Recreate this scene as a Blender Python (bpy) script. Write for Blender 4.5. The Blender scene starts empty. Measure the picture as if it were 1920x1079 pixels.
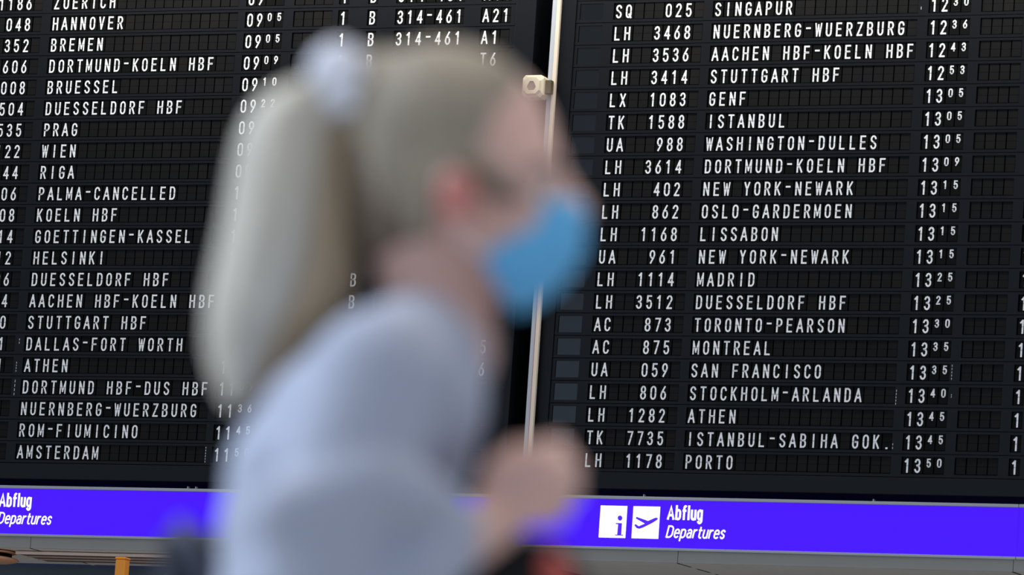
import bpy, bmesh, math, random
from mathutils import Vector, Matrix
from mathutils.bvhtree import BVHTree

S = bpy.context.scene
COL = S.collection
rnd = random.Random(7)

# ------------------------------------------------------------------ camera, world, lights, exposure
FPX = 10000.0                      # focal length in pixels of a 1920 wide frame (a 187 mm telephoto)
CAM = Vector((0.0, 0.0, 0.75))     # a crouching photographer
FWD = Vector((-0.38770, 0.90870, 0.15479)).normalized()
RGT = Vector((0.92178, 0.38187, 0.06703)); RGT = (RGT - FWD * RGT.dot(FWD)).normalized()
UPV = RGT.cross(FWD)
cd = bpy.data.cameras.new('camera')
cam = bpy.data.objects.new('camera', cd); COL.objects.link(cam)
cd.sensor_fit = 'HORIZONTAL'; cd.sensor_width = 36.0
cd.lens = FPX * 36.0 / 1920.0
cd.clip_start = 0.1; cd.clip_end = 200
cd.dof.use_dof = True; cd.dof.focus_distance = 24.3; cd.dof.aperture_fstop = 4.8
cam.matrix_world = Matrix(((RGT.x, UPV.x, -FWD.x, CAM.x), (RGT.y, UPV.y, -FWD.y, CAM.y),
                           (RGT.z, UPV.z, -FWD.z, CAM.z), (0, 0, 0, 1)))
S.camera = cam
S.view_settings.view_transform = 'Standard'; S.view_settings.look = 'None'
S.view_settings.exposure = 0.0; S.view_settings.gamma = 1.0; S.view_settings.use_curve_mapping = False

w = bpy.data.worlds.new('hall_daylight'); S.world = w; w.use_nodes = True
nt = w.node_tree; nt.nodes.clear()
wo = nt.nodes.new('ShaderNodeOutputWorld'); wb = nt.nodes.new('ShaderNodeBackground')
tc = nt.nodes.new('ShaderNodeTexCoord'); sx = nt.nodes.new('ShaderNodeSeparateXYZ'); cr = nt.nodes.new('ShaderNodeValToRGB')
nt.links.new(tc.outputs['Generated'], sx.inputs[0])
mr = nt.nodes.new('ShaderNodeMapRange'); mr.inputs[1].default_value = -1; mr.inputs[2].default_value = 1
nt.links.new(sx.outputs[2], mr.inputs[0]); nt.links.new(mr.outputs[0], cr.inputs[0])
el = cr.color_ramp.elements
el[0].position = 0.40; el[0].color = (0.30, 0.31, 0.33, 1)
el[1].position = 1.0; el[1].color = (0.50, 0.50, 0.50, 1)
for pos, c in ((0.49, (0.72, 0.94, 1.28, 1)), (0.545, (0.76, 1.00, 1.36, 1)), (0.60, (0.24, 0.25, 0.28, 1)), (0.72, (0.46, 0.47, 0.50, 1))):
    e = el.new(pos); e.color = c
wb.inputs[1].default_value = 1.0
nt.links.new(cr.outputs[0], wb.inputs[0]); nt.links.new(wb.outputs[0], wo.inputs[0])


def area(name, loc, target, sx_, sy_, power, color):
    l = bpy.data.lights.new(name, 'AREA'); l.shape = 'RECTANGLE'; l.size = sx_; l.size_y = sy_
    l.energy = power; l.color = color
    o = bpy.data.objects.new(name, l); COL.objects.link(o); o.location = loc
    o.rotation_euler = (Vector(target) - Vector(loc)).to_track_quat('-Z', 'Y').to_euler()
    return o


# row of warm lamps above the boards, and daylight from the hall's skylights behind and above the woman
area('board_lamp', (-9.0, 20.72, 6.38), (-9.0, 21.4, 5.0), 6.4, 0.12, 74, (1.0, 0.95, 0.87))
area('skylight', (-6.6, 3.2, 5.2), (-1.9, 4.2, 1.4), 3.5, 3.5, 380, (0.74, 0.85, 1.0))
area('ceiling_lamp_light', (-1.2, 4.9, 6.2), (-1.7, 4.2, 1.5), 2.0, 2.0, 90, (1.0, 0.90, 0.80))


# ------------------------------------------------------------------ helpers
def lin(r, g, b):
    f = lambda c: (c / 255) / 12.92 if c <= 10.3 else (((c / 255) + 0.055) / 1.055) ** 2.4
    return (f(r), f(g), f(b), 1)


def mat(name, color, rough=0.6, metal=0.0, spec=0.5, bump=0.0, bscale=60.0, var=0.0, vscale=8.0, stretch=(1, 1, 1), emit=None, sss=0.0):
    m = bpy.data.materials.new(name); m.use_nodes = True
    t = m.node_tree; p = t.nodes['Principled BSDF']
    p.inputs['Base Color'].default_value = color
    p.inputs['Roughness'].default_value = rough; p.inputs['Metallic'].default_value = metal
    p.inputs['Specular IOR Level'].default_value = spec
    if sss:
        p.inputs['Subsurface Weight'].default_value = sss
        p.inputs['Subsurface Radius'].default_value = (0.012, 0.005, 0.003)
        p.inputs['Subsurface Scale'].default_value = 1.0
    if emit:
        p.inputs['Emission Color'].default_value = color; p.inputs['Emission Strength'].default_value = emit
    if bump or var:
        c = t.nodes.new('ShaderNodeTexCoord'); mp = t.nodes.new('ShaderNodeMapping'); mp.inputs['Scale'].default_value = stretch
        t.links.new(c.outputs['Object'], mp.inputs[0])
    if var:
        n = t.nodes.new('ShaderNodeTexNoise'); n.inputs['Scale'].default_value = vscale; n.inputs['Detail'].default_value = 4
        t.links.new(mp.outputs[0], n.inputs['Vector'])
        r = t.nodes.new('ShaderNodeValToRGB')
        r.color_ramp.elements[0].position = 0.3; r.color_ramp.elements[1].position = 0.7
        r.color_ramp.elements[0].color = tuple(c * (1 - var) for c in color[:3]) + (1,)
        r.color_ramp.elements[1].color = tuple(min(1, c * (1 + var)) for c in color[:3]) + (1,)
        t.links.new(n.outputs[0], r.inputs[0]); t.links.new(r.outputs[0], p.inputs['Base Color'])
    if bump:
        n = t.nodes.new('ShaderNodeTexNoise'); n.inputs['Scale'].default_value = bscale; n.inputs['Detail'].default_value = 3
        t.links.new(mp.outputs[0], n.inputs['Vector'])
        b = t.nodes.new('ShaderNodeBump'); b.inputs['Strength'].default_value = bump; b.inputs['Distance'].default_value = 0.01
        t.links.new(n.outputs[0], b.inputs['Height']); t.links.new(b.outputs[0], p.inputs['Normal'])
    return m


def obj(name, bm, mats, parent=None, smooth=False):
    me = bpy.data.meshes.new(name)
    bm.normal_update(); bm.to_mesh(me); bm.free()
    for m in (mats if isinstance(mats, (list, tuple)) else [mats]): me.materials.append(m)
    if smooth:
        for p in me.polygons: p.use_smooth = True
    o = bpy.data.objects.new(name, me); COL.objects.link(o)
    if parent: o.parent = parent
    return o


def empty(name, mw):
    o = bpy.data.objects.new(name, None); COL.objects.link(o)
    o.empty_display_size = 0.2
    if isinstance(mw, Matrix): o.matrix_world = mw
    else: o.location = mw
    return o


def tag(o, label, cat, group=None, kind=None):
    if label: o['label'] = label
    if cat: o['category'] = cat
    if group: o['group'] = group
    if kind: o['kind'] = kind
    return o


def box(bm, x0, x1, y0, y1, z0, z1, mi=0, bev=0.0):
    vs = [bm.verts.new((x, y, z)) for x in (x0, x1) for y in (y0, y1) for z in (z0, z1)]
    fs = [bm.faces.new([vs[i] for i in q]) for q in ((0, 1, 3, 2), (4, 6, 7, 5), (0, 4, 5, 1), (2, 3, 7, 6), (0, 2, 6, 4), (1, 5, 7, 3))]
    for f in fs: f.material_index = mi
    if bev:
        es = list({e for f in fs for e in f.edges})
        r = bmesh.ops.bevel(bm, geom=es, offset=bev, segments=2, profile=0.5, affect='EDGES')
        for f in r['faces']: f.material_index = mi
    return fs


def prism(bm, pts, y0, y1, mi=0):
    """polygon in local x,z pushed from depth y0 (front) to y1"""
    a = [bm.verts.new((x, y0, z)) for x, z in pts]; b = [bm.verts.new((x, y1, z)) for x, z in pts]
    fs = [bm.faces.new(a), bm.faces.new(b[::-1])]
    n = len(pts)
    for i in range(n): fs.append(bm.faces.new((a[i], b[i], b[(i + 1) % n], a[(i + 1) % n])))
    for f in fs: f.material_index = mi


def tube(bm, pts, r, n=8, closed=False):
    rings = []
    for i, p in enumerate(pts):
        a = pts[max(0, i - 1)]; b = pts[min(len(pts) - 1, i + 1)]
        d = (Vector(b) - Vector(a)).normalized()
        u = d.orthogonal().normalized() if i == 0 else (rings_u - d * rings_u.dot(d)).normalized()
        rings_u = u; v = d.cross(u)
        rr = r[i] if isinstance(r, (list, tuple)) else r
        rings.append([bm.verts.new(Vector(p) + (u * math.cos(t) + v * math.sin(t)) * rr) for t in [2 * math.pi * k / n for k in range(n)]])
    for a, b in zip(rings, rings[1:]):
        for k in range(n): bm.faces.new((a[k], a[(k + 1) % n], b[(k + 1) % n], b[k]))
    bm.faces.new(rings[0][::-1]); bm.faces.new(rings[-1])


# ---- stroke lettering
def arc(cx, cy, rx, ry, a0, a1, n=7):
    return [(cx + rx * math.cos(math.radians(a0 + (a1 - a0) * i / n)), cy + ry * math.sin(math.radians(a0 + (a1 - a0) * i / n))) for i in range(n + 1)]


def bez(p0, p1, p2, p3, n=7):
    o = []
    for i in range(n + 1):
        t = i / n; s = 1 - t
        o.append(tuple(s**3 * p0[k] + 3*s*s*t*p1[k] + 3*s*t*t*p2[k] + t**3*p3[k] for k in (0, 1)))
    return o


K = 0.25
CAP = arc(.5, 1 - K, .5, K, 0, 180); CUP = arc(.5, K, .5, K, 180, 360)
S_BODY = arc(.5, 1 - K, .5, K, 15, 180) + bez((0, .75), (0, .52), (1, .5), (1, .25)) + arc(.5, K, .5, K, 0, -165)
GL = {
    'A': [[(-.12, 0), (.5, 1), (1.12, 0)], [(.1, .3), (.9, .3)]],
    'B': [[(0, 0), (0, 1), (.55, 1)] + arc(.55, .76, .4, .24, 90, -90) + [(0, .52)], [(.5, .52)] + arc(.55, .26, .45, .26, 90, -90) + [(0, 0)]],
    'C': [arc(.5, 1 - K, .5, K, 5, 180) + arc(.5, K, .5, K, 180, 355)],
    'D': [[(0, 0), (0, 1), (.5, 1)] + arc(.5, .72, .5, .28, 90, 0) + arc(.5, .28, .5, .28, 0, -90) + [(0, 0)]],
    'E': [[(.95, 1), (0, 1), (0, 0), (.95, 0)], [(0, .52), (.85, .52)]],
    'F': [[(.95, 1), (0, 1), (0, 0)], [(0, .5), (.85, .5)]],
    'G': [arc(.5, 1 - K, .5, K, 5, 180) + arc(.5, K, .5, K, 180, 360) + [(1, .47), (.52, .47)]],
    'H': [[(0, 0), (0, 1)], [(1, 0), (1, 1)], [(0, .52), (1, .52)]],
    'I': [[(.5, 0), (.5, 1)]],
    'J': [[(1, 1), (1, K)] + arc(.5, K, .5, K, 0, -170)],
    'K': [[(0, 0), (0, 1)], [(.95, 1), (.05, .38)], [(.32, .58), (1, 0)]],
    'L': [[(0, 1), (0, 0), (.9, 0)]],
    'M': [[(-.1, 0), (-.1, 1)], [(-.08, 1), (.5, .15)], [(.5, .15), (1.08, 1)], [(1.1, 1), (1.1, 0)]],
    'N': [[(0, 0), (0, 1)], [(.05, .97), (.95, .03)], [(1, 0), (1, 1)]],
    'O': [CAP + CUP + [(1, .75)]],
    'P': [[(0, 0), (0, 1), (.5, 1)] + arc(.5, .735, .5, .265, 90, -90) + [(0, .47)]],
    'Q': [CAP + CUP + [(1, .75)], [(.6, .25), (1.05, -.02)]],
    'R': [[(0, 0), (0, 1), (.5, 1)] + arc(.5, .74, .47, .26, 90, -90) + [(0, .48)], [(.5, .48), (1, 0)]],
    'S': [S_BODY],
    'T': [[(-.02, 1), (1.02, 1)], [(.5, 1), (.5, 0)]],
    'U': [[(0, 1), (0, K)] + CUP + [(1, 1)]],
    'V': [[(0, 1), (.5, 0), (1, 1)]],
    'W': [[(-.15, 1), (.16, 0)], [(.16, 0), (.5, .9)], [(.5, .9), (.84, 0)], [(.84, 0), (1.15, 1)]],
    'X': [[(0, 0), (1, 1)], [(0, 1), (1, 0)]],
    'Y': [[(0, 1), (.5, .45), (1, 1)], [(.5, .45), (.5, 0)]],
    'Z': [[(.05, 1), (1, 1), (0, 0), (1, 0)]],
    '0': [CAP + CUP + [(1, .75)]],
    '1': [[(.15, .82), (.58, 1), (.58, 0)]],
    '2': [arc(.5, 1 - K, .48, K, 170, -15) + [(.03, 0), (1, 0)]],
    '3': [arc(.48, .76, .46, .24, 165, -90) + [(.36, .52)], arc(.48, .26, .5, .26, 90, -165)],
    '4': [[(.78, 0), (.78, 1), (0, .27), (1.05, .27)]],
    '5': [[(.92, 1), (.12, 1), (.06, .52)] + arc(.5, .33, .48, .3, 140, 0) + arc(.5, .27, .48, .27, 0, -165)],
    '6': [[(.80, 1), (.12, .50)], arc(.5, .29, .48, .29, 180, 540, 18)],
    '7': [[(0, 1), (1, 1), (.35, 0)]],
    '8': [arc(.5, .76, .44, .24, -90, 270, 16), arc(.5, .26, .5, .26, 90, 450, 16)],
    '9': [[(.20, 0), (.88, .50)], arc(.5, .71, .48, .29, 0, 360, 18)],
    '-': [[(.1, .65), (.9, .65)]],
    '.': [[(.42, 0), (.58, 0)]],
}


def stroke(bm, pts, wd, y, mi=0, mapf=lambda p: p, ext=0.0):
    """flat band of width wd along a polyline of (x, z) points at depth y"""
    P = [Vector(mapf(p)) for p in pts]
    Q = [P[0]]
    for p in P[1:]:
        if (p - Q[-1]).length > 1e-6: Q.append(p)
    P = Q
    if ext:
        P[0] = P[0] + (P[0] - P[1]).normalized() * ext; P[-1] = P[-1] + (P[-1] - P[-2]).normalized() * ext
    L, Rr = [], []
    for i, p in enumerate(P):
        loop = (P[0] - P[-1]).length < 1e-4
        d0 = (p - P[i - 1]).normalized() if i else ((p - P[-2]).normalized() if loop else (P[1] - p).normalized())
        d1 = (P[i + 1] - p).normalized() if i < len(P) - 1 else ((P[1] - p).normalized() if loop else d0)
        n0 = Vector((-d0.y, d0.x)); n1 = Vector((-d1.y, d1.x)); n = n0 + n1
        if n.length < 0.35: n = n0; k = 1.0
        else: n = n.normalized(); k = min(1.0 / max(n.dot(n0), 0.2), 1.45)
        L.append(bm.verts.new((p.x + n.x * wd / 2 * k, y, p.y + n.y * wd / 2 * k)))
        Rr.append(bm.verts.new((p.x - n.x * wd / 2 * k, y, p.y - n.y * wd / 2 * k)))
    for i in range(len(P) - 1):
        f = bm.faces.new((L[i], Rr[i], Rr[i + 1], L[i + 1])); f.material_index = mi


# ------------------------------------------------------------------ materials
M = {}
M['plate'] = mat('board_plate_black', lin(14, 16, 20), rough=0.40, spec=0.17, bump=0.03, bscale=40)
M['flap'] = mat('flap_black', lin(11, 11, 11), rough=0.62, spec=0.08)
M['flap2'] = mat('flap_black_worn', lin(18, 17.6, 17.4), rough=0.62, spec=0.11)
M['flap3'] = mat('flap_black_brownish', lin(22, 20.5, 19.5), rough=0.62, spec=0.11)
M['cavity'] = mat('cavity_black', lin(5, 5, 5), rough=0.9, spec=0.05)
M['white'] = mat('flap_lettering_white', (0.90, 0.90, 0.90, 1), rough=0.5, spec=0.4, var=0.04, vscale=60)
M['logo'] = mat('logo_plate_blank', lin(8, 9, 11), rough=0.16, spec=0.46)
M['blue'] = mat('sign_blue_backlit', (0.066, 0.0105, 1.0, 1), rough=0.5, spec=0.05, emit=1.0)
M['blue'].node_tree.nodes['Principled BSDF'].inputs['Base Color'].default_value = (0.004, 0.002, 0.05, 1)
M['signwhite'] = mat('sign_white_backlit', (1, 1, 1, 1), rough=0.5, spec=0.2, emit=0.85)
M['signink'] = mat('sign_ink_blue', (0.070, 0.0125, 0.9, 1), rough=0.5, spec=0.2, emit=0.85)
M['alu'] = mat('aluminium_grey', lin(165, 168, 172), rough=0.45, metal=0.3)
M['steel'] = mat('post_grey', lin(184, 188, 194), rough=0.45)
M['cream'] = mat('post_cream', lin(226, 210, 188), rough=0.5)  # one even cream tone for the raised strip of the post
M['red'] = mat('red_line', lin(190, 60, 60), rough=0.6)
M['beige'] = mat('beige_plastic', lin(226, 214, 184), rough=0.5)
M['olive'] = mat('olive_bracket', lin(96, 88, 62), rough=0.5, metal=0.3)
M['dark'] = mat('dark_plastic', lin(128, 112, 100), rough=0.6)
M['ceil'] = mat('ceiling_panel_pale', lin(246, 240, 229), rough=0.6, var=0.04, vscale=3)
M['grey'] = mat('fascia_grey', lin(150, 147, 140), rough=0.6, var=0.04, vscale=3)
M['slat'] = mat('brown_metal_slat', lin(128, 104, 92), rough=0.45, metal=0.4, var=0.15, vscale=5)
M['rim'] = mat('slat_edge_highlight', lin(225, 195, 175), rough=0.4, metal=0.3)
M['navywall'] = mat('wall_navy', lin(74, 86, 98), rough=0.7, var=0.05, vscale=2)
M['black'] = mat('matt_black', lin(10, 10, 10), rough=0.9, spec=0.1)
M['orange'] = mat('orange_paint', lin(255, 160, 35), rough=0.45)
M['pillar'] = mat('pillar_pale_grey', lin(168, 172, 178), rough=0.6)
M['peach'] = mat('peach_lamp_shade', lin(240, 175, 130), rough=0.5)
M['floor'] = mat('floor_stone', lin(190, 188, 184), rough=0.4, var=0.1, vscale=3)

# ------------------------------------------------------------------ board space -> world
U0, R0, D0 = 115.1526, 49.8050, 214.0636
RB = Matrix(((0.9992058684, -0.0068984112, 0.0392433993), (0.0072630184, 0.9999317063, -0.0091559474), (-0.0391775577, 0.0094337020, 0.9991877322)))
HB = Vector((26.0398806, 11.0, 0.0)); DT = Vector((0, -0.0408302, 0))


def W(v):      # v = (column, row, depth) in tenths of a metre
    return Vector((0.1 * (v[0] - U0), 0.1 * (v[2] + D0), CAM.z + 0.1 * (R0 - v[1])))


def frame_matrix(right):
    T = (lambda v: RB @ (Vector(v) - HB) + HB + DT) if right else (lambda v: Vector(v))
    o = W(T((0, 0, 0))); ex = W(T((10, 0, 0))) - o; ey = W(T((0, 0, 10))) - o; ez = o - W(T((0, 10, 0)))
    return Matrix(((ex.x, ey.x, ez.x, o.x), (ex.y, ey.y, ez.y, o.y), (ex.z, ey.z, ez.z, o.z), (0, 0, 0, 1)))


ML, MR = frame_matrix(False), frame_matrix(True)
# local board space below: x = column*0.1, y = depth (towards the wall is +), z = -row*0.1, in metres
PT = 0.4793          # flap pitch in columns

# ------------------------------------------------------------------ setting
bm = bmesh.new(); box(bm, -30, 30, -12, 24, -0.2, 0)
tag(obj('floor', bm, M['floor']), 'grey stone hall floor', None, kind='structure')
bm = bmesh.new(); box(bm, -22, 4, 22.05, 22.25, 0, 9)
tag(obj('wall_back', bm, M['navywall']), 'dark blue-grey wall behind the boards', None, kind='structure')


def fascia(name_f, name_s, mw, x0, x1, joints):
    root_f = empty(name_f, mw); tag(root_f, 'grey fascia strip running under the blue sign', None, kind='structure')
    bm = bmesh.new()
    xs = [x0] + joints + [x1]
    for a, b in zip(xs, xs[1:]): box(bm, a + 0.0014, b - 0.0014, 0.005, 0.05, -2.541, -2.490)
    obj('fascia_panel', bm, M['grey'], root_f)
    bm = bmesh.new(); box(bm, x0, x1, 0.03, 0.08, -2.5395, -2.495)
    obj('joint_backing', bm, M['black'], root_f)
    root_s = empty(name_s, mw); tag(root_s, 'grey ceiling panels under the sign', None, kind='structure')
    bm = bmesh.new()
    for a, b in zip(xs, xs[1:]): box(bm, a + 0.008, b - 0.008, 0.010, 0.62, -2.5425, -2.5418)
    for j in joints:
        for k in range(3): box(bm, j - 0.0085, j + 0.0085, 0.165 + k * 0.21, 0.22 + k * 0.21, -2.5425, -2.5418)
    obj('ceiling_panel', bm, M['ceil'], root_s)
    bm = bmesh.new(); box(bm, x0, x1, 0.010, 0.62, -2.5416, -2.5411)
    obj('joint_backing', bm, M['black'], root_s)


fascia('trim_1', 'ceiling_1', ML, -1.6, 2.50, [0.09])
fascia('trim_2', 'ceiling_2', MR, 2.52, 5.2, [3.258, 4.79])
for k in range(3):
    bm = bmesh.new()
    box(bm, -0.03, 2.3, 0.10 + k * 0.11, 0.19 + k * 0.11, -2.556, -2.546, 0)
    box(bm, -0.03, 2.3, 0.092 + k * 0.11, 0.10 + k * 0.11, -2.560, -2.546, 1)  # pale edge colour carries the lamp highlight along each slat
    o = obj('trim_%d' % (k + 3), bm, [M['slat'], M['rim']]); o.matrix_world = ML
    tag(o, 'brown metal slat with thin painted highlight along its edge, under the ceiling panels', None, kind='structure')


# ------------------------------------------------------------------ split-flap boards
def glyph(bm, ch, cx, cz, small, y, mi):
    wd, ht, st = (0.0204, 0.0538, 0.0075) if not small else (0.0140, 0.0320, 0.0061)
    if ch in 'I1-.': pass
    parts = []
    for pl in GL.get(ch, []):            # sharp corners become separate strokes
        cur = [pl[0]]
        for i in range(1, len(pl)):
            cur.append(pl[i])
            if i < len(pl) - 1:
                a_ = Vector(((pl[i][0] - pl[i - 1][0]) * wd, (pl[i][1] - pl[i - 1][1]) * ht)); b_ = Vector(((pl[i + 1][0] - pl[i][0]) * wd, (pl[i + 1][1] - pl[i][1]) * ht))
                if a_.length > 0 and b_.length > 0 and a_.normalized().dot(b_.normalized()) < -0.15: parts.append(cur); cur = [pl[i]]
        parts.append(cur)
    for k, pl in enumerate(parts):
        stroke(bm, pl, st * (0.8 if ch in 'MW' else 1.0), y - 0.00012 * k, mi, lambda p: (cx + (p[0] - .5) * wd, cz + (p[1] - .5) * ht), ext=0 if ch in 'N' and k == 1 or (Vector(pl[0]) - Vector(pl[-1])).length < 0.02 else st * 0.42)


def flap_field(name, parent, r, u0, n, text, small_from=99):
    """n split-flap cells from column u0 on row r with printed characters"""
    bm = bmesh.new()
    zc = -0.1 * r
    for i in range(n):
        cx = 0.1 * (u0 + i * PT)
        ch = text[i] if i < len(text) else ' '
        mi = 1 if ch != ' ' else (2 if rnd.random() < 0.85 else 3)
        jx = rnd.uniform(-0.0006, 0.0006)
        yf = 0.0045 + rnd.uniform(-0.0008, 0.0008)
        box(bm, cx - 0.0196 + jx, cx + 0.0232 + jx, yf, yf + 0.003, zc + 0.0006, zc + 0.0368, mi)
        box(bm, cx - 0.0196 + jx, cx + 0.0232 + jx, yf - 0.0006, yf + 0.003, zc - 0.0330, zc - 0.0006, mi)
        if ch != ' ':
            sm = i >= small_from
            glyph(bm, ch, cx + (0.002 if sm else 0.0), zc + (0.0128 if sm else 0.0), sm, yf - 0.0012, 4)
            box(bm, cx - 0.018, cx + 0.022, yf - 0.0021, yf - 0.0016, zc - 0.0005, zc + 0.0005, 0)
    return obj(name, bm, [M['cavity'], M['flap'], M['flap2'], M['flap3'], M['white']], parent)


def board(root, x0, x1, rx0, rx1, fields, rows, marks, logo):
    """root has the board's matrix; x0..x1 outer columns, rx0..rx1 columns the rows span"""
    bm = bmesh.new(); box(bm, 0.1 * x0 + 0.01, 0.1 * x1 - 0.01, 0.035, 0.42, -2.215, 0.30)
    obj('housing', bm, M['cavity'], root)
    for nm, a in (('side_frame', (0.1 * x0, 0.1 * rx0 - 0.002, -0.006, 0.40, -2.225, 0.32)), ('side_frame', (0.1 * rx1 + 0.002, 0.1 * x1, -0.006, 0.40, -2.225, 0.32)),
                  ('bottom_frame', (0.1 * rx0, 0.1 * rx1, -0.004, 0.40, -2.225, -2.152)), ('top_frame', (0.1 * rx0, 0.1 * rx1, -0.004, 0.40, 0.055, 0.32))):
        bm = bmesh.new(); box(bm, *a, 0, 0.002); obj(nm, bm, M['plate'], root)
    for r, data in enumerate(rows):
        zc = -0.1 * r
        bm = bmesh.new()
        wins = sorted([(0.1 * (u - PT * 0.5), 0.1 * (u + (n - 1) * PT + PT * 0.52)) for (_, u, n, _) in fields])
        if logo: wins = [(0.1 * logo[0], 0.1 * logo[1])] + wins
        box(bm, 0.1 * rx0, 0.1 * rx1, 0.0, 0.030, zc + 0.0375, zc + 0.0488)
        box(bm, 0.1 * rx0, 0.1 * rx1, -0.0012, 0.030, zc - 0.0488, zc - 0.0365)
        px = 0.1 * rx0
        for a, b in wins:
            box(bm, px, a - 0.0007, 0.0, 0.030, zc - 0.0365, zc + 0.0375); px = b + 0.0007
        box(bm, px, 0.1 * rx1, 0.0, 0.030, zc - 0.0365, zc + 0.0375)
        box(bm, 0.1 * rx0, 0.1 * rx1, 0.024, 0.034, zc - 0.046, zc + 0.046, 1)
        # thin bright dashes on the module edges
        for (mr_, mu, zz0, zz1, nd) in marks:
            if mr_ == r:
                for q in range(nd):
                    h = (zz1 - zz0) / nd
                    box(bm, 0.1 * mu - 0.0007, 0.1 * mu + 0.0007, -0.0015, 0.001, zc + zz0 + q * h, zc + zz0 + (q + 0.6) * h, 2)
        row = obj('flap_row', bm, [M['plate'], M['cavity'], M['white']], root)
        if data.get('d'): row['label'] = 'row of split flaps reading %s%s' % (data['d'], (' ' + data['t']) if data.get('t', '').strip() else '')
        for (key, u, n, sf) in fields:
            flap_field({'c': 'flight_number_field', 'd': 'destination_field', 't': 'time_field', 'e': 'remark_field', 'h': 'terminal_field',
                        'b': 'hall_field', 'p': 'counter_field', 'g': 'gate_field'}[key], row, r, u, n, data.get(key, ''), sf)
        if logo:
            bm = bmesh.new(); box(bm, 0.1 * logo[0] + 0.001, 0.1 * logo[1] - 0.001, 0.004, 0.010, zc - 0.0365, zc + 0.0375)
            obj('logo_panel', bm, M['logo'], row)


LROWS = [('    1186', 'ZUERICH', '0905', '1', 'B', '314-461', 'A11'), ('     048', 'HANNOVER', '0905', '1', 'B', '314-461', 'A21'), ('     352', 'BREMEN', '0905', '1', 'B', '314-461', 'A1'),
         ('     606', 'DORTMUND-KOELN HBF', '0909', '1', 'B', '', 'T6'), ('     008', 'BRUESSEL', '0910'), ('     504', 'DUESSELDORF HBF', '0922'), ('     535', 'PRAG', '09'),
         ('     122', 'WIEN', '09'), ('     244', 'RIGA', '09'), ('      06', 'PALMA-CANCELLED', '10'), ('      08', 'KOELN HBF', '10'), ('      14', 'GOETTINGEN-KASSEL', '1'),
         ('      12', 'HELSINKI', '1'), ('      06', 'DUESSELDORF HBF', '1', '', 'B'), ('       4', 'AACHEN HBF-KOELN HBF', '', '1', 'B'), ('       0', 'STUTTGART HBF', '', '1'),
         ('       1', 'DALLAS-FORT WORTH', '', '', '', '', ' 15'), ('       1', 'ATHEN', '1', '', '', '', '  6'), ('', 'DORTMUND HBF-DUS HBF', '1109'), ('', 'NUERNBERG-WUERZBURG', '1136'),
         ('', 'ROM-FIUMICINO', '1145'), ('', 'AMSTERDAM', '1150')]
RROWS = [('', '', ''), ('SQ   025', 'SINGAPUR', '1230'), ('LH  3468', 'NUERNBERG-WUERZBURG', '1236'), ('LH  3536', 'AACHEN HBF-KOELN HBF', '1243'), ('LH  3414', 'STUTTGART HBF', '1253'),
         ('LX  1083', 'GENF', '1305'), ('TK  1588', 'ISTANBUL', '1305'), ('UA   988', 'WASHINGTON-DULLES', '1305'), ('LH  3614', 'DORTMUND-KOELN HBF', '1309'), ('LH   402', 'NEW YORK-NEWARK', '1315'),
         ('LH   862', 'OSLO-GARDERMOEN', '1315'), ('LH  1168', 'LISSABON', '1315'), ('UA   961', 'NEW YORK-NEWARK', '1315'), ('LH  1114', 'MADRID', '1325'), ('LH  3512', 'DUESSELDORF HBF', '1325'),
         ('AC   873', 'TORONTO-PEARSON', '1330'), ('AC   875', 'MONTREAL', '1335'), ('UA   059', 'SAN FRANCISCO', '1335'), ('LH   806', 'STOCKHOLM-ARLANDA', '1340'), ('LH  1282', 'ATHEN', '1345'),
         ('TK  7735', 'ISTANBUL-SABIHA GOK.', '1345'), ('LH  1178', 'PORTO', '1350')]
FL = [('c', -4.816, 9, 99), ('d', 0.0, 20, 99), ('t', 9.97, 4, 2), ('e', 12.40, 4, 99), ('h', 14.63, 1, 99), ('b', 16.076, 1, 99), ('p', 17.457, 7, 99), ('g', 21.653, 3, 99)]
FR = [('c', 28.04, 9, 99), ('d', 32.798, 20, 99), ('t', 42.882, 4, 2), ('e', 45.29, 4, 99), ('h', 47.71, 1, 99), ('b', 49.1, 1, 99)]
KEYS = 'cdthbpg'
lrows = [dict(zip(KEYS, r)) for r in LROWS]
rrows = [dict(zip(KEYS, r + ('1',))) if r[1] else {} for r in RROWS]

bl = empty('departure_board', ML)
tag(bl, 'black split-flap departure board left of the post, listing flights from Zuerich to Amsterdam', 'departure board', 'split-flap departure boards')
board(bl, -9.0, 24.1, -8.2, 23.1, FL, lrows, [(21, 9.42, -0.036, 0.040, 6), (17, -0.55, -0.03, 0.02, 4), (16, -0.5, 0.0, 0.03, 2), (18, -0.55, -0.04, 0.04, 4)], None)
br = empty('departure_board', MR)
tag(br, 'black split-flap departure board right of the post, listing flights from Singapur to Porto', 'departure board', 'split-flap departure boards')
board(br, 25.28, 52.0, 26.02, 50.4, FR, rrows, [(18, 42.22, -0.04, 0.03, 5), (18, 44.72, -0.006, 0.012, 2), (17, 44.68, -0.03, 0.04, 5), (20, 42.2, -0.03, 0.0, 2), (1, 42.3, -0.02, 0.0, 1)], (26.17, 27.29))


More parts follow.
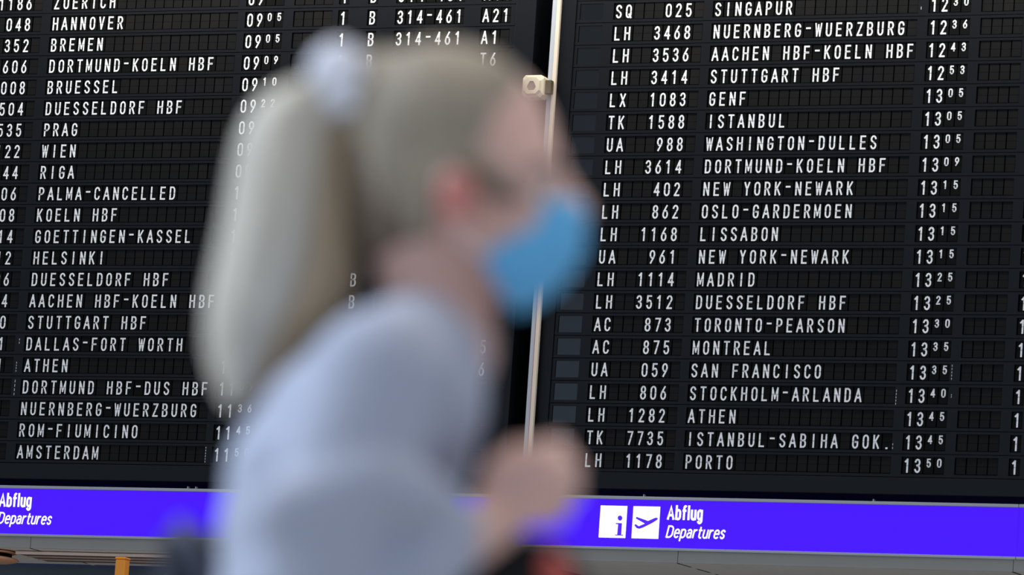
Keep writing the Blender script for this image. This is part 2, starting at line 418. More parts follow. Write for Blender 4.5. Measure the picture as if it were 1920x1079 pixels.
# ------------------------------------------------------------------ blue backlit signs
LOW = {
    'A': (0.62, [[(0, 0), (.31, 1), (.62, 0)], [(.1, .3), (.52, .3)]]),
    'D': (0.56, [[(0, 0), (0, 1), (.22, 1)] + arc(.22, .68, .32, .32, 90, 0) + arc(.22, .32, .32, .32, 0, -90) + [(0, 0)]]),
    'b': (0.42, [[(0, 1.05), (0, 0)], [(0, .55)] + arc(.2, .5, .22, .22, 130, 0) + arc(.2, .22, .22, .22, 0, -130) + [(0, .15)]]),
    'f': (0.30, [arc(.24, .87, .12, .16, 60, 180) + [(.12, 0)], [(0, .68), (.3, .68)]]),
    'l': (0.06, [[(.03, 1.05), (.03, 0)]]),
    'u': (0.40, [[(0, .72), (0, .22)] + arc(.2, .2, .2, .2, 180, 340), [(.4, .72), (.4, 0)]]),
    'g': (0.42, [arc(.2, .5, .2, .22, 30, 180) + arc(.2, .24, .2, .22, 180, 330), [(.41, .72), (.41, 0)] + arc(.21, -.05, .2, .22, 0, -150)]),
    'e': (0.42, [[(0, .38), (.42, .38)] + arc(.21, .48, .21, .24, 0, 180) + arc(.21, .24, .21, .24, 180, 320)]),
    'p': (0.42, [[(0, .72), (0, -.3)], [(0, .55)] + arc(.2, .5, .22, .22, 130, 0) + arc(.2, .22, .22, .22, 0, -130) + [(0, .15)]]),
    'a': (0.40, [arc(.2, .5, .19, .22, 150, 0) + [(.39, 0)], [(.39, .42)] + arc(.18, .21, .18, .21, 90, 290) + [(.39, .14)]]),
    'r': (0.28, [[(0, .72), (0, 0)], [(0, .5)] + arc(.22, .44, .2, .26, 160, 75)]),
    't': (0.28, [[(.1, .95), (.1, .2)] + arc(.26, .18, .16, .18, 180, 290), [(0, .68), (.28, .68)]]),
    's': (0.36, [arc(.18, .53, .17, .19, 20, 180) + bez((.01, .53), (.01, .38), (.35, .36), (.35, .19)) + arc(.18, .19, .17, .19, 0, -160)]),
}


def words(bm, text, x, zb, cap, wid, gap, st, slant, y):
    tot = sum(LOW[c][0] for c in text) * cap * 0.9; k = (wid - gap * (len(text) - 1)) / tot
    cx = x
    for c in text:
        wdt, pls = LOW[c]
        for q, pl in enumerate(pls):
            stroke(bm, pl, st, y - 0.0001 * q, 0, lambda p: (cx + p[0] * cap * 0.9 * k + p[1] * cap * slant, zb + p[1] * cap), ext=st * 0.3)
        cx += wdt * cap * 0.9 * k + gap


def sign(mw, x0, x1, tx, label, clips):
    root = empty('backlit_sign', mw)
    tag(root, label, 'sign', 'blue backlit signs under the boards')
    bm = bmesh.new(); box(bm, x0 + 0.003, x1 - 0.003, 0.004, 0.10, -2.478, -2.270); obj('sign_face', bm, M['blue'], root)
    bm = bmesh.new(); box(bm, x0, x1, -0.006, 0.11, -2.270, -2.256, 0, 0.002); obj('frame_rail', bm, M['alu'], root)
    bm = bmesh.new(); box(bm, x0, x1, -0.006, 0.11, -2.490, -2.478, 0, 0.002); obj('frame_rail', bm, M['alu'], root)
    for c in clips:
        bm = bmesh.new(); box(bm, c - 0.002, c + 0.002, 0.0, 0.02, -2.256, -2.246, 0); obj('mounting_clip', bm, M['alu'], root)
    if tx is None: return
    # white squares with pictograms: an "i" and a departing aeroplane
    xi, xp = tx - 0.317, tx - 0.161
    for nm, xq in (('information_pictogram', xi), ('departure_pictogram', xp)):
        bm = bmesh.new(); box(bm, xq, xq + 0.126, 0.001, 0.004, -2.4385, -2.2985); pan = obj(nm, bm, M['signwhite'], root)
        bm = bmesh.new()
        nrm = lambda X, Y, ox: (xq + ((X - ox) + (Y - 540) * 0.052) / 206 * 0.126, -2.2985 - (Y - 538) / 249 * 0.140)
        if nm[0] == 'i':
            c = [(1094 + 18 * math.cos(t * math.pi / 10), 633 + 20 * math.sin(t * math.pi / 10)) for t in range(20)]
            prism(bm, [nrm(X, Y, 942) for X, Y in c], 0.0, 0.002)
            prism(bm, [nrm(X, Y, 942) for X, Y in ((1062, 672), (1110, 672), (1105, 762), (1121, 762), (1120, 769), (1057, 769), (1057, 762), (1074, 762), (1080, 681), (1062, 681))], 0.0, 0.002)
        else:
            c = [(1222, 620), (1312, 650), (1365, 625), (1380, 623), (1388, 630), (1380, 642), (1340, 668), (1275, 702), (1245, 713), (1225, 709), (1208, 690), (1210, 679), (1217, 677), (1240, 693), (1287, 672), (1216, 633)]
            prism(bm, [nrm(X, Y, 1197) for X, Y in c], 0.0, 0.002)
        obj('pictogram', bm, M['signink'], pan)
    bm = bmesh.new(); words(bm, 'Abflug', tx + 0.005, -2.351, 0.055, 0.158, 0.0134, 0.0100, 0.0, 0.0015); obj('lettering', bm, M['signwhite'], root)
    bm = bmesh.new(); words(bm, 'Departures', tx + 0.003, -2.430, 0.048, 0.268, 0.0108, 0.0070, 0.20, 0.0015); obj('lettering', bm, M['signwhite'], root)


sign(ML, -1.70, 2.49, -0.088, 'blue backlit sign under the left board, its white words cut by the left edge', [0.865, 0.905])
sign(MR, 2.515, 4.802, 3.196, 'blue backlit sign under the right board, with white information and aeroplane pictograms', [3.08, 4.146])
sign(MR, 4.804, 6.0, None, 'plain blue backlit sign sliver at the right edge, without lettering', [])

# ------------------------------------------------------------------ post, sensor box, lamp, orange post, pillar
pr = empty('aluminium_post', ML @ Matrix.Translation((2.519, -0.03, -2.24)) @ Matrix.Rotation(math.radians(-0.1), 4, 'Y'))
tag(pr, 'narrow vertical aluminium post in the gap between the two departure boards', 'post')
bm = bmesh.new(); box(bm, -0.021, 0.003, 0.008, 0.02, 0, 2.6, 0, 0.002); obj('recessed_strip', bm, M['steel'], pr)
bm = bmesh.new(); box(bm, 0.003, 0.021, 0.0, 0.018, 0, 2.6, 0, 0.002); obj('raised_strip', bm, M['cream'], pr)
bm = bmesh.new(); box(bm, 0.0002, 0.0028, 0.004, 0.0078, 0, 1.1); obj('red_line', bm, M['red'], pr)

sb = empty('sensor_box', ML @ Matrix.Translation((2.452, -0.07, -0.444)) @ Matrix.Scale(0.92, 4))
tag(sb, 'small beige plastic box with a dark angular opening, clamped to the post', 'sensor')
oc = lambda a, c: [(-a + c, -a), (a - c, -a), (a, -a + c), (a, a - c), (a - c, a), (-a + c, a), (-a, a - c), (-a, -a + c)]
bm = bmesh.new()
rings = [(0.05, 0.012, 0.06), (0.055, 0.014, 0.055), (0.055, 0.014, -0.012), (0.050, 0.016, -0.018), (0.046, 0.018, -0.020), (0.040, 0.018, -0.034)]
vv = [[bm.verts.new((x, y, z)) for x, z in oc(a, c)] for a, c, y in rings]
for a, b in zip(vv, vv[1:]):
    for k in range(8): bm.faces.new((a[k], b[k], b[(k + 1) % 8], a[(k + 1) % 8]))
bm.faces.new(vv[0])
hx = [bm.verts.new((x * 1.18, -0.034, z * 1.18)) for x, z in ((-0.012, -0.019), (0.012, -0.019), (0.020, -0.006), (0.014, 0.008), (0.007, 0.018), (-0.007, 0.018), (-0.014, 0.008), (-0.020, -0.006))]
hb = [bm.verts.new((v.co.x * 0.97, -0.022, v.co.z * 0.97)) for v in hx]
for k in range(8):
    bm.faces.new((vv[-1][k], hx[k], hx[(k + 1) % 8], vv[-1][(k + 1) % 8])); bm.faces.new((hx[k], hb[k], hb[(k + 1) % 8], hx[(k + 1) % 8]))
bmesh.ops.recalc_face_normals(bm, faces=bm.faces[:])
case = obj('case', bm, M['beige'], sb)
bm = bmesh.new(); prism(bm, [(v[0] * 1.12, v[1] * 1.12) for v in ((-0.012, -0.019), (0.012, -0.019), (0.020, -0.006), (0.014, 0.008), (0.007, 0.018), (-0.007, 0.018), (-0.014, 0.008), (-0.020, -0.006))], -0.031, -0.020)
obj('sensor_opening', bm, M['dark'], sb)
bm = bmesh.new(); tube(bm, [(0.052, 0.012, -0.012), (0.0565, 0.012, -0.012)], 0.005, 10); obj('screw', bm, M['olive'], sb)
bm = bmesh.new(); box(bm, 0.052, 0.086, 0.005, 0.038, -0.032, 0.034, 0, 0.002); obj('clamp', bm, M['olive'], sb)


def disc(bm, c, r, h, n=40, sx_=1.0):
    prof = [(0.0, -h), (r * 0.7, -h * 0.85), (r * 0.93, -h * 0.4), (r, 0), (r * 0.93, h * 0.4), (r * 0.7, h * 0.7), (0.0, h * 0.8)]
    rg = []
    for rr, z in prof:
        rg.append([bm.verts.new((c[0] + rr * math.cos(2 * math.pi * k / n) * sx_, c[1] + rr * math.sin(2 * math.pi * k / n), c[2] + z)) for k in range(n)] if rr else [bm.verts.new((c[0], c[1], c[2] + z))])
    for a, b in zip(rg, rg[1:]):
        for k in range(n):
            if len(a) == 1: bm.faces.new((a[0], b[k], b[(k + 1) % n]))
            elif len(b) == 1: bm.faces.new((a[k], b[0], a[(k + 1) % n]))
            else: bm.faces.new((a[k], b[k], b[(k + 1) % n], a[(k + 1) % n]))


cl = empty('ceiling_lamp', ML @ Matrix.Translation((-0.175, 0.12, -2.5432)))
tag(cl, 'flat round peach-coloured lamp at the left edge, below the blue sign', 'lamp')
bm = bmesh.new(); disc(bm, (0, 0, -0.0075), 0.125, 0.008); obj('canopy', bm, M['peach'], cl, True)
bm = bmesh.new(); tube(bm, [(0, 0, -0.012), (0, 0, -0.032)], 0.100, 24); obj('neck', bm, M['black'], cl, True)
bm = bmesh.new(); disc(bm, (0, 0, -0.040), 0.135, 0.016); obj('lamp_shade', bm, M['peach'], cl, True)

# orange barrier post and pale pillar below the left board
bm = bmesh.new(); box(bm, -0.024, 0.024, -0.024, 0.024, 0, 3.055, 0, 0.006)
o = obj('post_body', bm, M['orange'])
op = empty('orange_post', (-10.535, 20.6, 0)); o.parent = op
tag(op, 'orange square post standing below the left board, beside the pale grey pillar', 'post')
bm = bmesh.new(); box(bm, -0.026, 0.026, -0.026, 0.026, 3.055, 3.065, 0, 0.004); obj('end_cap', bm, M['orange'], op)
bm = bmesh.new(); box(bm, 0, 0.9, 0, 0.15, 0, 3.14, 0, 0.01)
gp = obj('pillar', bm, M['pillar']); gp.location = (-10.98, 21.88, 0)
tag(gp, 'pale grey pillar under the left sign, just right of the orange post', 'pillar')

# ------------------------------------------------------------------ the woman
DP = 4.55
F = Vector((RGT.x, RGT.y, 0)).normalized(); N = Vector((-F.y, F.x, 0)); Z = Vector((0, 0, 1))
AX = CAM + FWD * DP


def P(px, py, lat=0.0):
    """point seen at photo pixel (px, py) on the upright plane lat metres behind her middle plane"""
    d = FWD + RGT * ((px - 960) / FPX) + UPV * ((539.5 - py) / FPX)
    t = ((AX - CAM).dot(N) + lat) / d.dot(N)
    return CAM + d * t


HIP = P(450, 1690)
FOOT = Vector((HIP.x, HIP.y, 0))
woman = empty('person', FOOT)
tag(woman, 'blonde ponytailed woman in blue face mask and pale blue-grey sweater, walking right', 'person')


def sph(bm, c, r, n=16):
    rot = None
    m = Matrix.Translation(c - FOOT)
    if isinstance(r, (int, float)): m = m @ Matrix.Diagonal((r, r, r, 1))
    else:
        rF, rN, rZ = r[:3]; tilt = math.radians(r[3]) if len(r) > 3 else 0     # tilt > 0 leans the top forward
        f2 = F * math.cos(tilt) - Z * math.sin(tilt); z2 = Z * math.cos(tilt) + F * math.sin(tilt)
        B = Matrix(((f2.x, N.x, z2.x), (f2.y, N.y, z2.y), (f2.z, N.z, z2.z))).to_4x4()
        m = m @ B @ Matrix.Diagonal((rF, rN, rZ, 1))
    bmesh.ops.create_uvsphere(bm, u_segments=n * 2, v_segments=n, radius=1.0, matrix=m)


def cap(bm, a, b, ra, rb, n=14):
    k = max(2, int((b - a).length / (0.35 * min(ra, rb))) + 1)
    k = min(k, 14)
    pts = [a.lerp(b, i / k) - FOOT for i in range(k + 1)]
    tube(bm, pts, [ra + (rb - ra) * i / k for i in range(k + 1)], n)
    for c, r in ((a, ra), (b, rb)): bmesh.ops.create_uvsphere(bm, u_segments=n, v_segments=n // 2 + 2, radius=r, matrix=Matrix.Translation(c - FOOT))


def chain(bm, pts, rs, n=14):
    for i in range(len(pts) - 1): cap(bm, pts[i], pts[i + 1], rs[i], rs[i + 1], n)


def fuse(name, bm, m, vox, smooth=6, parent=woman, disp=None):
    bmesh.ops.recalc_face_normals(bm, faces=bm.faces[:])
    o = obj(name, bm, m, parent, True)
    r = o.modifiers.new('fuse', 'REMESH'); r.mode = 'VOXEL'; r.voxel_size = vox; r.use_smooth_shade = True
    s = o.modifiers.new('soften', 'SMOOTH'); s.iterations = smooth; s.factor = 0.5
    return o


SK = mat('skin', lin(222, 182, 170), rough=0.5, spec=0.35, sss=0.15, var=0.03, vscale=25)
SKR = mat('skin_flushed', lin(214, 136, 128), rough=0.5, spec=0.35, sss=0.15)
HAIR = mat('blonde_hair', lin(158, 147, 130), rough=0.5, spec=0.35, bump=0.5, bscale=45, var=0.16, vscale=22, stretch=(3, 3, 0.35))
HAIRP = mat('blonde_ponytail', lin(208, 202, 188), rough=0.5, spec=0.35, bump=0.5, bscale=45, var=0.14, vscale=22, stretch=(3, 3, 0.3))
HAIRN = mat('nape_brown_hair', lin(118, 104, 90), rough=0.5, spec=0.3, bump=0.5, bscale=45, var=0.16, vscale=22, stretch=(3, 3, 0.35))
HAIRD = mat('honey_hair_shaded', lin(180, 160, 132), rough=0.5, spec=0.3, bump=0.5, bscale=45, var=0.16, vscale=22, stretch=(3, 3, 0.3))  # shade on the ponytail's inner side, put into a darker hair colour
SWEAT = mat('sweater_pale_blue_grey', lin(174, 181, 200), rough=0.85, spec=0.15, bump=0.25, bscale=90, var=0.03, vscale=9)
MASKB = mat('mask_blue', lin(108, 188, 240), rough=0.75, spec=0.2, bump=0.1, bscale=200)
SCR = mat('scrunchie_white', lin(240, 242, 252), rough=0.85, spec=0.1)
JEAN = mat('trousers_dark', lin(42, 46, 56), rough=0.85, var=0.1)
SHOE = mat('shoe_white', lin(220, 220, 220), rough=0.6)
EYEW = mat('eye_white', lin(235, 232, 228), rough=0.2)
EYEI = mat('eye_iris', lin(60, 70, 80), rough=0.2)

# body: one continuous skin surface
bm = bmesh.new()
sph(bm, P(852, 285), (0.0875, 0.070, 0.089))                     # cranium
sph(bm, P(935, 330), (0.055, 0.066, 0.062, -10))                 # brow and temples
sph(bm, P(962, 415), (0.048, 0.056, 0.072, -12))                 # middle of the face
sph(bm, P(1022, 302), (0.016, 0.044, 0.014))                     # brow ridge
cap(bm, P(1050, 338), P(1083, 398), 0.0085, 0.0125)              # nose
for s in (-1, 1): sph(bm, P(1072, 404, s * 0.011), (0.010, 0.008, 0.008))
for s in (-1, 1):
    sph(bm, P(970, 410, s * 0.037), (0.024, 0.020, 0.026))       # cheek
    cap(bm, P(888, 440, s * 0.054), P(962, 532, s * 0.016), 0.017, 0.018)   # jaw line
sph(bm, P(968, 536), (0.021, 0.026, 0.018))                      # chin
sph(bm, P(1022, 466), (0.016, 0.026, 0.010)); sph(bm, P(1012, 486), (0.015, 0.023, 0.009))  # lips
chain(bm, [P(800, 420), P(815, 520), P(830, 660)], [0.055, 0.046, 0.046])   # neck
cap(bm, P(800, 480, -0.03), P(870, 640, -0.012), 0.014, 0.012)   # neck tendon
for s in (-1, 1):                                                # ears
    sph(bm, P(857, 380, s * 0.077), (0.013, 0.007, 0.026, 12))
    rim = [(872, 352), (862, 326), (842, 318), (826, 338), (826, 372), (838, 408), (854, 432), (866, 428)]
    chain(bm, [P(x, y, s * 0.083) for x, y in rim], [0.0048] * len(rim), 8)
    sph(bm, P(860, 424, s * 0.079), (0.008, 0.006, 0.010))
chain(bm, [P(800, 690), P(690, 830), P(605, 1000), P(560, 1250), P(490, 1500), HIP], [0.055, 0.068, 0.066, 0.064, 0.068, 0.080])
for s in (-1, 1):
    chain(bm, [P(772, 690 + 15 * (s > 0), s * 0.05), P(726, 715 + 25 * (s > 0), s * 0.145)], [0.042, 0.036])
# right (near) arm bent, with a fist; left (far) arm forward to the black bag
RS, RE, RW = P(712, 705, -0.168), P(520, 1240, -0.215), P(922, 980, -0.115)
LS, LE, LW = P(745, 730, 0.150), P(660, 1225, 0.19), P(958, 1165, 0.10)
for a, b, c in ((RS, RE, RW), (LS, LE, LW)): chain(bm, [a, b], [0.040, 0.034]); chain(bm, [b, c], [0.034, 0.0235])


def hand(bm, wr, palm, knuckles, curls, thumb):
    for p in palm: sph(bm, *p)
    for kx in knuckles: cap(bm, wr, kx, 0.0165, 0.0115, 10)
    for kx, c in zip(knuckles, curls): chain(bm, [kx] + c, [0.0112, 0.0102, 0.0096, 0.0084], 10)
    chain(bm, thumb, [0.0155, 0.0125, 0.0112, 0.0095], 10)


kn = [P(1016, 850, -0.128), P(1046, 882, -0.134), P(1048, 920, -0.130), P(1026, 957, -0.120)]
curl = [[P(1046, 842, -0.098), P(1018, 846, -0.072), P(985, 868, -0.078)], [P(1072, 880, -0.100), P(1040, 892, -0.070), P(1000, 905, -0.078)],
        [P(1070, 924, -0.098), P(1040, 932, -0.070), P(1000, 938, -0.078)], [P(1046, 966, -0.092), P(1018, 968, -0.070), P(988, 962, -0.078)]]
hand(bm, RW, [(P(975, 915, -0.112), (0.036, 0.016, 0.034))], kn, curl,
     [P(925, 950, -0.088), P(945, 888, -0.072), P(968, 850, -0.070), P(1008, 848, -0.066)])
# far hand closes round the red grip of the black bag
kn2 = [P(1000, 1128, 0.075), P(1022, 1140, 0.075), P(1036, 1160, 0.078), P(1040, 1182, 0.082)]
curl2 = [[P(1022, 1110, 0.05), P(1042, 1122, 0.032), P(1040, 1142, 0.030)], [P(1046, 1126, 0.05), P(1062, 1142, 0.034), P(1056, 1162, 0.032)],
         [P(1060, 1150, 0.05), P(1072, 1168, 0.036), P(1062, 1184, 0.034)], [P(1062, 1178, 0.055), P(1070, 1196, 0.042), P(1058, 1206, 0.038)]]
hand(bm, LW, [(P(1000, 1162, 0.09), (0.032, 0.016, 0.030))], kn2, curl2, [P(975, 1150, 0.075), P(990, 1125, 0.055), P(1010, 1110, 0.040), P(1030, 1105, 0.030)])
# legs in mid stride
Q = lambda f, n, z: FOOT + F * f + N * n + Z * z
RL = [Q(-0.02, -0.085, HIP.z - 0.06), Q(-0.02, -0.09, 0.50), Q(-0.30, -0.085, 0.13)]
LL = [Q(0.02, 0.085, HIP.z - 0.06), Q(0.24, 0.09, 0.50), Q(0.30, 0.085, 0.09)]
for a, b, c in (RL, LL): chain(bm, [a, b], [0.083, 0.052]); chain(bm, [b, c], [0.052, 0.036])
cap(bm, Q(-0.31, -0.085, 0.085), Q(-0.20, -0.085, 0.036), 0.032, 0.026); cap(bm, Q(0.285, 0.085, 0.05), Q(0.42, 0.085, 0.042), 0.034, 0.026)
fuse('body', bm, SK, 0.0046, 4)

for s in (-1, 1):
    bm = bmesh.new(); chain(bm, [P(880, 316, s * 0.070), P(925, 344, s * 0.0625), P(962, 368, s * 0.056), P(992, 386, s * 0.046)], [0.009, 0.0095, 0.008, 0.003], 10)
    o = fuse('temple_strand', bm, HAIRN, 0.003, 4); o['label'] = 'darker brown strand across the temple'

# flushed outer ear, eyes, brows
for s in (-1, 1):
    bm = bmesh.new(); sph(bm, P(857, 372, s * 0.0835), (0.0135, 0.004, 0.026, 12)); sph(bm, P(838, 360, s * 0.085), (0.008, 0.0045, 0.018, 5))
    fuse('outer_ear', bm, SKR, 0.003, 3)
    bm = bmesh.new(); sph(bm, P(1014, 360, s * 0.0405), 0.0115, 10); e = obj('eye', bm, EYEW, woman, True)
    bm = bmesh.new(); sph(bm, P(1027, 361, s * 0.0475), (0.0050, 0.0040, 0.0058), 8); obj('iris', bm, EYEI, e, True)
    bm = bmesh.new(); chain(bm, [P(1046, 316, s * 0.022), P(1032, 306, s * 0.042), P(1000, 316, s * 0.0575)], [0.003, 0.0038, 0.002], 8); obj('eyebrow', bm, HAIRN, woman, True)
    bm = bmesh.new(); chain(bm, [P(1040, 352, s * 0.037), P(1020, 346, s * 0.0485), P(994, 358, s * 0.0525)], [0.0028, 0.0034, 0.0026], 8); obj('eyelid', bm, SK, woman, True)

# hair drawn back, nape and temple
bm = bmesh.new()
sph(bm, P(822, 258), (0.0845, 0.0765, 0.0830, -8))
sph(bm, P(868, 205), (0.0660, 0.0660, 0.0550, 20))
sph(bm, P(765, 330), (0.0560, 0.0700, 0.0700, -10))
cap(bm, P(715, 200), P(650, 170), 0.05, 0.026)
for s in (-1, 1):
    cap(bm, P(840, 290, s * 0.062), P(940, 335, s * 0.062), 0.016, 0.008)
    cap(bm, P(930, 330, s * 0.062), P(975, 372, s * 0.0545), 0.008, 0.003)
    cap(bm, P(800, 330, s * 0.06), P(790, 430, s * 0.052), 0.018, 0.012)
fuse('hair', bm, HAIR, 0.005, 5)
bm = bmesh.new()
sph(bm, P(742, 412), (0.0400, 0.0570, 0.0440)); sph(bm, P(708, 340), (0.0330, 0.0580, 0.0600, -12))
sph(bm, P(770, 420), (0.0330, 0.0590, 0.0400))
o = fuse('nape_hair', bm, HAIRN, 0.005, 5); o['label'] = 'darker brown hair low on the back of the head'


def loft(bm, rows, n=28):
    """rows of (px, py, lat, rF, rN) elliptical sections, wavy like strands"""
    rg = []
    for i, (x, y, lat, rf, rn) in enumerate(rows):
        c = P(x, y, lat) - FOOT
        rg.append([bm.verts.new(c + F * rf * math.cos(t) * (1 + 0.05 * math.sin(5 * t + i * 0.35)) + N * rn * math.sin(t) * (1 + 0.05 * math.cos(7 * t))
                                + Z * 0.0) for t in [2 * math.pi * k / n for k in range(n)]])
    for a, b in zip(rg, rg[1:]):
        for k in range(n): bm.faces.new((a[k], a[(k + 1) % n], b[(k + 1) % n], b[k]))
    bm.faces.new(rg[0]); bm.faces.new(rg[-1][::-1])


bm = bmesh.new()
loft(bm, [(650, 148, 0, .016, .016), (612, 158, 0, .030, .03), (575, 180, 0, .036, .038), (545, 225, -.002, .041, .045), (530, 300, -.004, .045, .05), (520, 390, -.004, .045, .052), (505, 480, -.004, .046, .052),
          (480, 560, -.004, .042, .05), (456, 630, 0, .033, .045), (445, 690, 0, .025, .036), (440, 735, 0, .015, .024), (438, 768, 0, .004, .008)])
sub = obj('ponytail', bm, HAIRP, woman, True); mds = sub.modifiers.new('smooth', 'SUBSURF'); mds.levels = 2; mds.render_levels = 2
bm = bmesh.new()
loft(bm, [(640, 160, 0.01, .018, .02), (622, 210, 0.01, .022, .034), (610, 290, 0.01, .026, .042), (604, 380, 0.01, .031, .044), (592, 470, 0.01, .037, .044), (578, 550, 0.01, .041, .042),
          (548, 615, 0.01, .036, .036), (510, 690, 0.01, .022, .026), (478, 752, 0.01, .006, .008)])
o = obj('ponytail_shaded_side', bm, HAIRD, woman, True); o['label'] = 'inner side of the ponytail, its shade put into darker honey-brown colour'
mds = o.modifiers.new('smooth', 'SUBSURF'); mds.levels = 2; mds.render_levels = 2

# scrunchie: gathered ring of cloth
bm = bmesh.new()
ax = (P(600, 165) - P(690, 128)).normalized(); u = ax.cross(N).normalized(); v = N
c0 = P(648, 166, -0.01) - FOOT; rg = []
for k in range(48):
    t = 2 * math.pi * k / 48; rr = 0.0165 + 0.0012 * math.sin(9 * t); tr = 0.0195 + 0.0035 * math.sin(12 * t)
    cen = c0 + (u * math.cos(t) + v * math.sin(t)) * rr; rad = (u * math.cos(t) + v * math.sin(t))
    rg.append([bm.verts.new(cen + rad * tr * 1.15 * math.cos(q) + ax * tr * 1.2 * math.sin(q)) for q in [2 * math.pi * j / 12 for j in range(12)]])
for k in range(48):
    a, b = rg[k], rg[(k + 1) % 48]
    for j in range(12): bm.faces.new((a[j], a[(j + 1) % 12], b[(j + 1) % 12], b[j]))
bmesh.ops.recalc_face_normals(bm, faces=bm.faces[:])
obj('scrunchie', bm, SCR, woman, True)

# face mask: pleated cloth shell over nose, mouth and chin
bm = bmesh.new()
# per level: centre front point, near edge point (cheek) and half width there
lev = [((1088, 374), (1000, 374), 0.046), ((1098, 398), (992, 408), 0.050), ((1100, 432), (972, 446), 0.054), ((1096, 470), (912, 466), 0.0615), ((1080, 506), (906, 492), 0.0615),
       ((1050, 542), (922, 522), 0.055), ((1012, 570), (942, 556), 0.044), ((972, 590), (958, 584), 0.026)]
rg = []; NC = 20
for i, (fc, ec, hw) in enumerate(lev):
    row = []
    for k in range(NC + 1):
        t = -1 + 2 * k / NC
        a = math.cos(t * math.pi / 2) ** 0.8; lat = hw * (math.sin(t * math.pi / 2))
        px = ec[0] + (fc[0] - ec[0]) * a; py = ec[1] + (fc[1] - ec[1]) * a
        row.append(bm.verts.new(P(px, py, lat) - FOOT + F * (0.0024 if i % 2 else -0.0018)))
    rg.append(row)
for a, b in zip(rg, rg[1:]):
    for k in range(NC): bm.faces.new((a[k], b[k], b[k + 1], a[k + 1]))
bmesh.ops.recalc_face_normals(bm, faces=bm.faces[:])
mk = obj('face_mask', bm, MASKB, woman, True)
sb2 = mk.modifiers.new('smooth', 'SUBSURF'); sb2.levels = 2; sb2.render_levels = 2
so = mk.modifiers.new('cloth', 'SOLIDIFY'); so.thickness = 0.0015
for s in (-1, 1):
    for a in (((1002, 380), (930, 350), (872, 322), (836, 322)), ((908, 478), (880, 462), (850, 440), (826, 400), (836, 322))):
        bm = bmesh.new(); hw = 0.046 if a[0][0] > 950 else 0.061
        chain(bm, [P(x, y, s * (hw + (0.080 - hw) * i / (len(a) - 1))) for i, (x, y) in enumerate(a)], [0.0014] * len(a), 6)
        lo = obj('ear_loop', bm, SCR, mk, True); lo['label'] = 'thin white ear loop'

# sweater
bm = bmesh.new()
for (x, y, rf, rn, rz) in ((800, 632, .054, .066, .032), (765, 690, .070, .120, .050), (735, 745, .082, .152, .070), (685, 830, .094, .160, .080), (640, 920, .100, .160, .085), (610, 1010, .092, .152, .085),
                           (595, 1100, .084, .145, .085), (560, 1220, .085, .138, .085), (525, 1340, .088, .138, .085), (492, 1460, .094, .146, .075)):
    sph(bm, P(x, y), (rf, rn, rz, 14))
for s in (-1, 1): sph(bm, P(800, 775, s * 0.065), (0.048, 0.060, 0.058, 15)); cap(bm, P(775, 655, s * 0.05), P(725, 700 + 25 * (s > 0), s * 0.145), 0.05, 0.052)
chain(bm, [RS, RE], [0.058, 0.046]); chain(bm, [RE, P(680, 1130, -0.175), P(848, 1008, -0.127)], [0.047, 0.045, 0.034])
chain(bm, [LS, LE], [0.058, 0.046]); chain(bm, [LE, P(930, 1172, 0.108)], [0.046, 0.031])
# folds: sleeve rucks and a fold under the shoulder
for (x0, y0, x1, y1, lt, r) in ((770, 780, 690, 900, -0.155, .030), (545, 965, 690, 905, -0.222, .034), (690, 905, 780, 930, -0.200, .034), (770, 965, 815, 955, -0.150, .032)):
    cap(bm, P(x0, y0, lt), P(x1, y1, lt), r, r * 0.8)
sweater = fuse('sweater', bm, SWEAT, 0.0075, 8)
# trousers and shoes
bm = bmesh.new()
sph(bm, HIP + Z * 0.0, (0.105, 0.155, 0.11)); 
for a, b, c in (RL, LL): chain(bm, [a, b], [0.096, 0.066]); chain(bm, [b, b.lerp(c, 0.9)], [0.066, 0.055])
fuse('trousers', bm, JEAN, 0.010, 6)
for pts in (((Q(-0.325, -0.085, 0.085), Q(-0.19, -0.085, 0.040)), (0.040, 0.034)), ((Q(0.275, 0.085, 0.052), Q(0.43, 0.085, 0.044)), (0.044, 0.036))):
    bm = bmesh.new(); cap(bm, pts[0][0], pts[0][1], *pts[1])
    for vtx in bm.verts: vtx.co.z = max(vtx.co.z, 0.0)
    sh = fuse('shoe', bm, SHOE, 0.006, 3)

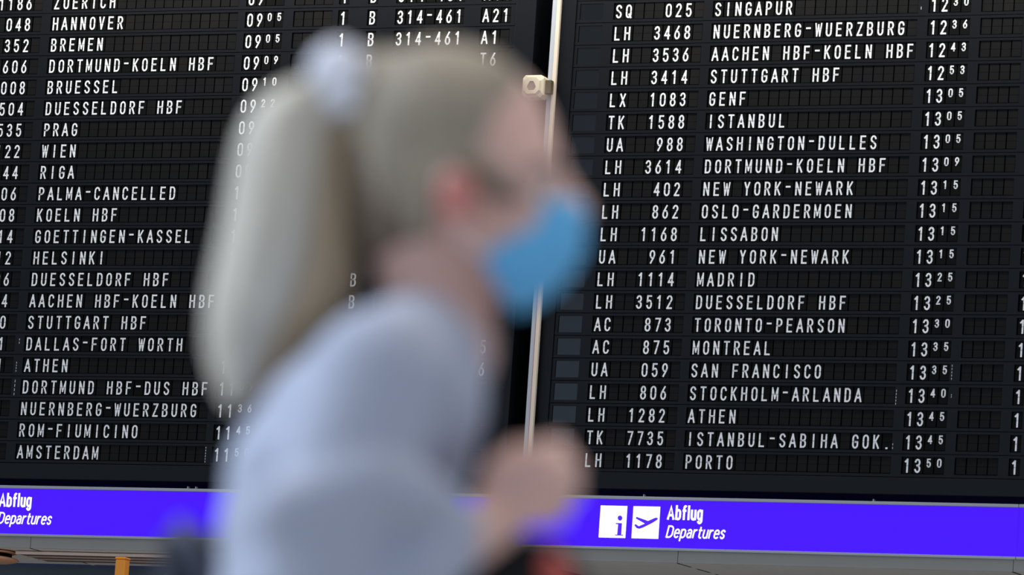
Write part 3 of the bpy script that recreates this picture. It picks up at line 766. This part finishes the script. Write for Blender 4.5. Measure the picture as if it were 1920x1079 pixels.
# ------------------------------------------------------------------ bags
NAVY = mat('navy_fabric', lin(26, 32, 48), rough=0.7, spec=0.3, bump=0.2, bscale=80)
NAVYL = mat('navy_piping', lin(64, 70, 90), rough=0.6)
FOOT_P = FOOT
bag = empty('shoulder_bag', FOOT)
tag(bag, 'navy blue rounded bag at the bottom edge, behind the woman\'s back', 'bag')
bm = bmesh.new()
for lt in (0.215, 0.245, 0.275): chain(bm, [P(350, 1038, lt), P(360, 1090, lt), P(355, 1340, lt)], [0.027, 0.036, 0.050])
fuse('bag_body', bm, NAVY, 0.007, 5, bag)
bm = bmesh.new(); chain(bm, [P(338, 988, 0.21), P(362, 1020, 0.186), P(386, 1070, 0.176), P(392, 1180, 0.17)], [0.007] * 4, 8); o = obj('piping', bm, NAVYL, bag, True)
o['label'] = 'paler blue-grey ridge along the bag'
# strap laid over the far shoulder, following the sweater
bpy.context.view_layer.update()
dg = bpy.context.evaluated_depsgraph_get(); ev = sweater.evaluated_get(dg); me_ = ev.to_mesh()
tree = BVHTree.FromPolygons([sweater.matrix_world @ v_.co for v_ in me_.vertices], [tuple(p_.vertices) for p_ in me_.polygons])
ev.to_mesh_clear()
c_ = P(755, 790, 0.115); pts = []
for ang in range(25, 216, 10):
    d_ = F * math.cos(math.radians(ang)) + Z * math.sin(math.radians(ang))
    h_ = tree.ray_cast(c_ + d_ * 0.6, -d_)
    if h_[0] is not None: pts.append(h_[0] + d_ * 0.013)
pts.append(P(375, 1030, 0.22))
bm = bmesh.new(); tube(bm, [p_ - FOOT for p_ in pts], 0.005, 8)
obj('strap', bm, NAVY, bag, True)

BLK = mat('black_fabric', lin(30, 30, 33), rough=0.8, spec=0.2, bump=0.2, bscale=80)
REDG = mat('dull_red_grip', lin(205, 92, 86), rough=0.55)
hb_ = empty('hand_bag', FOOT)
tag(hb_, 'black bag with dull red rounded grip at the bottom edge, before the woman', 'bag')
bm = bmesh.new()
for lt in (-0.05, -0.025): chain(bm, [P(860, 1085, lt), P(950, 1062, lt), P(1030, 1052, lt), P(1078, 1100, lt), P(1085, 1200, lt)], [0.026, 0.030, 0.018, 0.013, 0.016])
chain(bm, [P(870, 1120, -0.035), P(960, 1180, -0.035), P(1060, 1260, -0.03)], [0.03, 0.034, 0.03]); 
fuse('bag_body', bm, BLK, 0.006, 5, hb_)
bm = bmesh.new(); chain(bm, [P(1028, 1058, -0.058), P(1046, 1085, -0.054), P(1056, 1130, -0.025), P(1050, 1155, 0.002)], [0.014, 0.016, 0.012, 0.009])
o = fuse('grip', bm, REDG, 0.004, 4, hb_); o['label'] = 'dull red rounded grip'
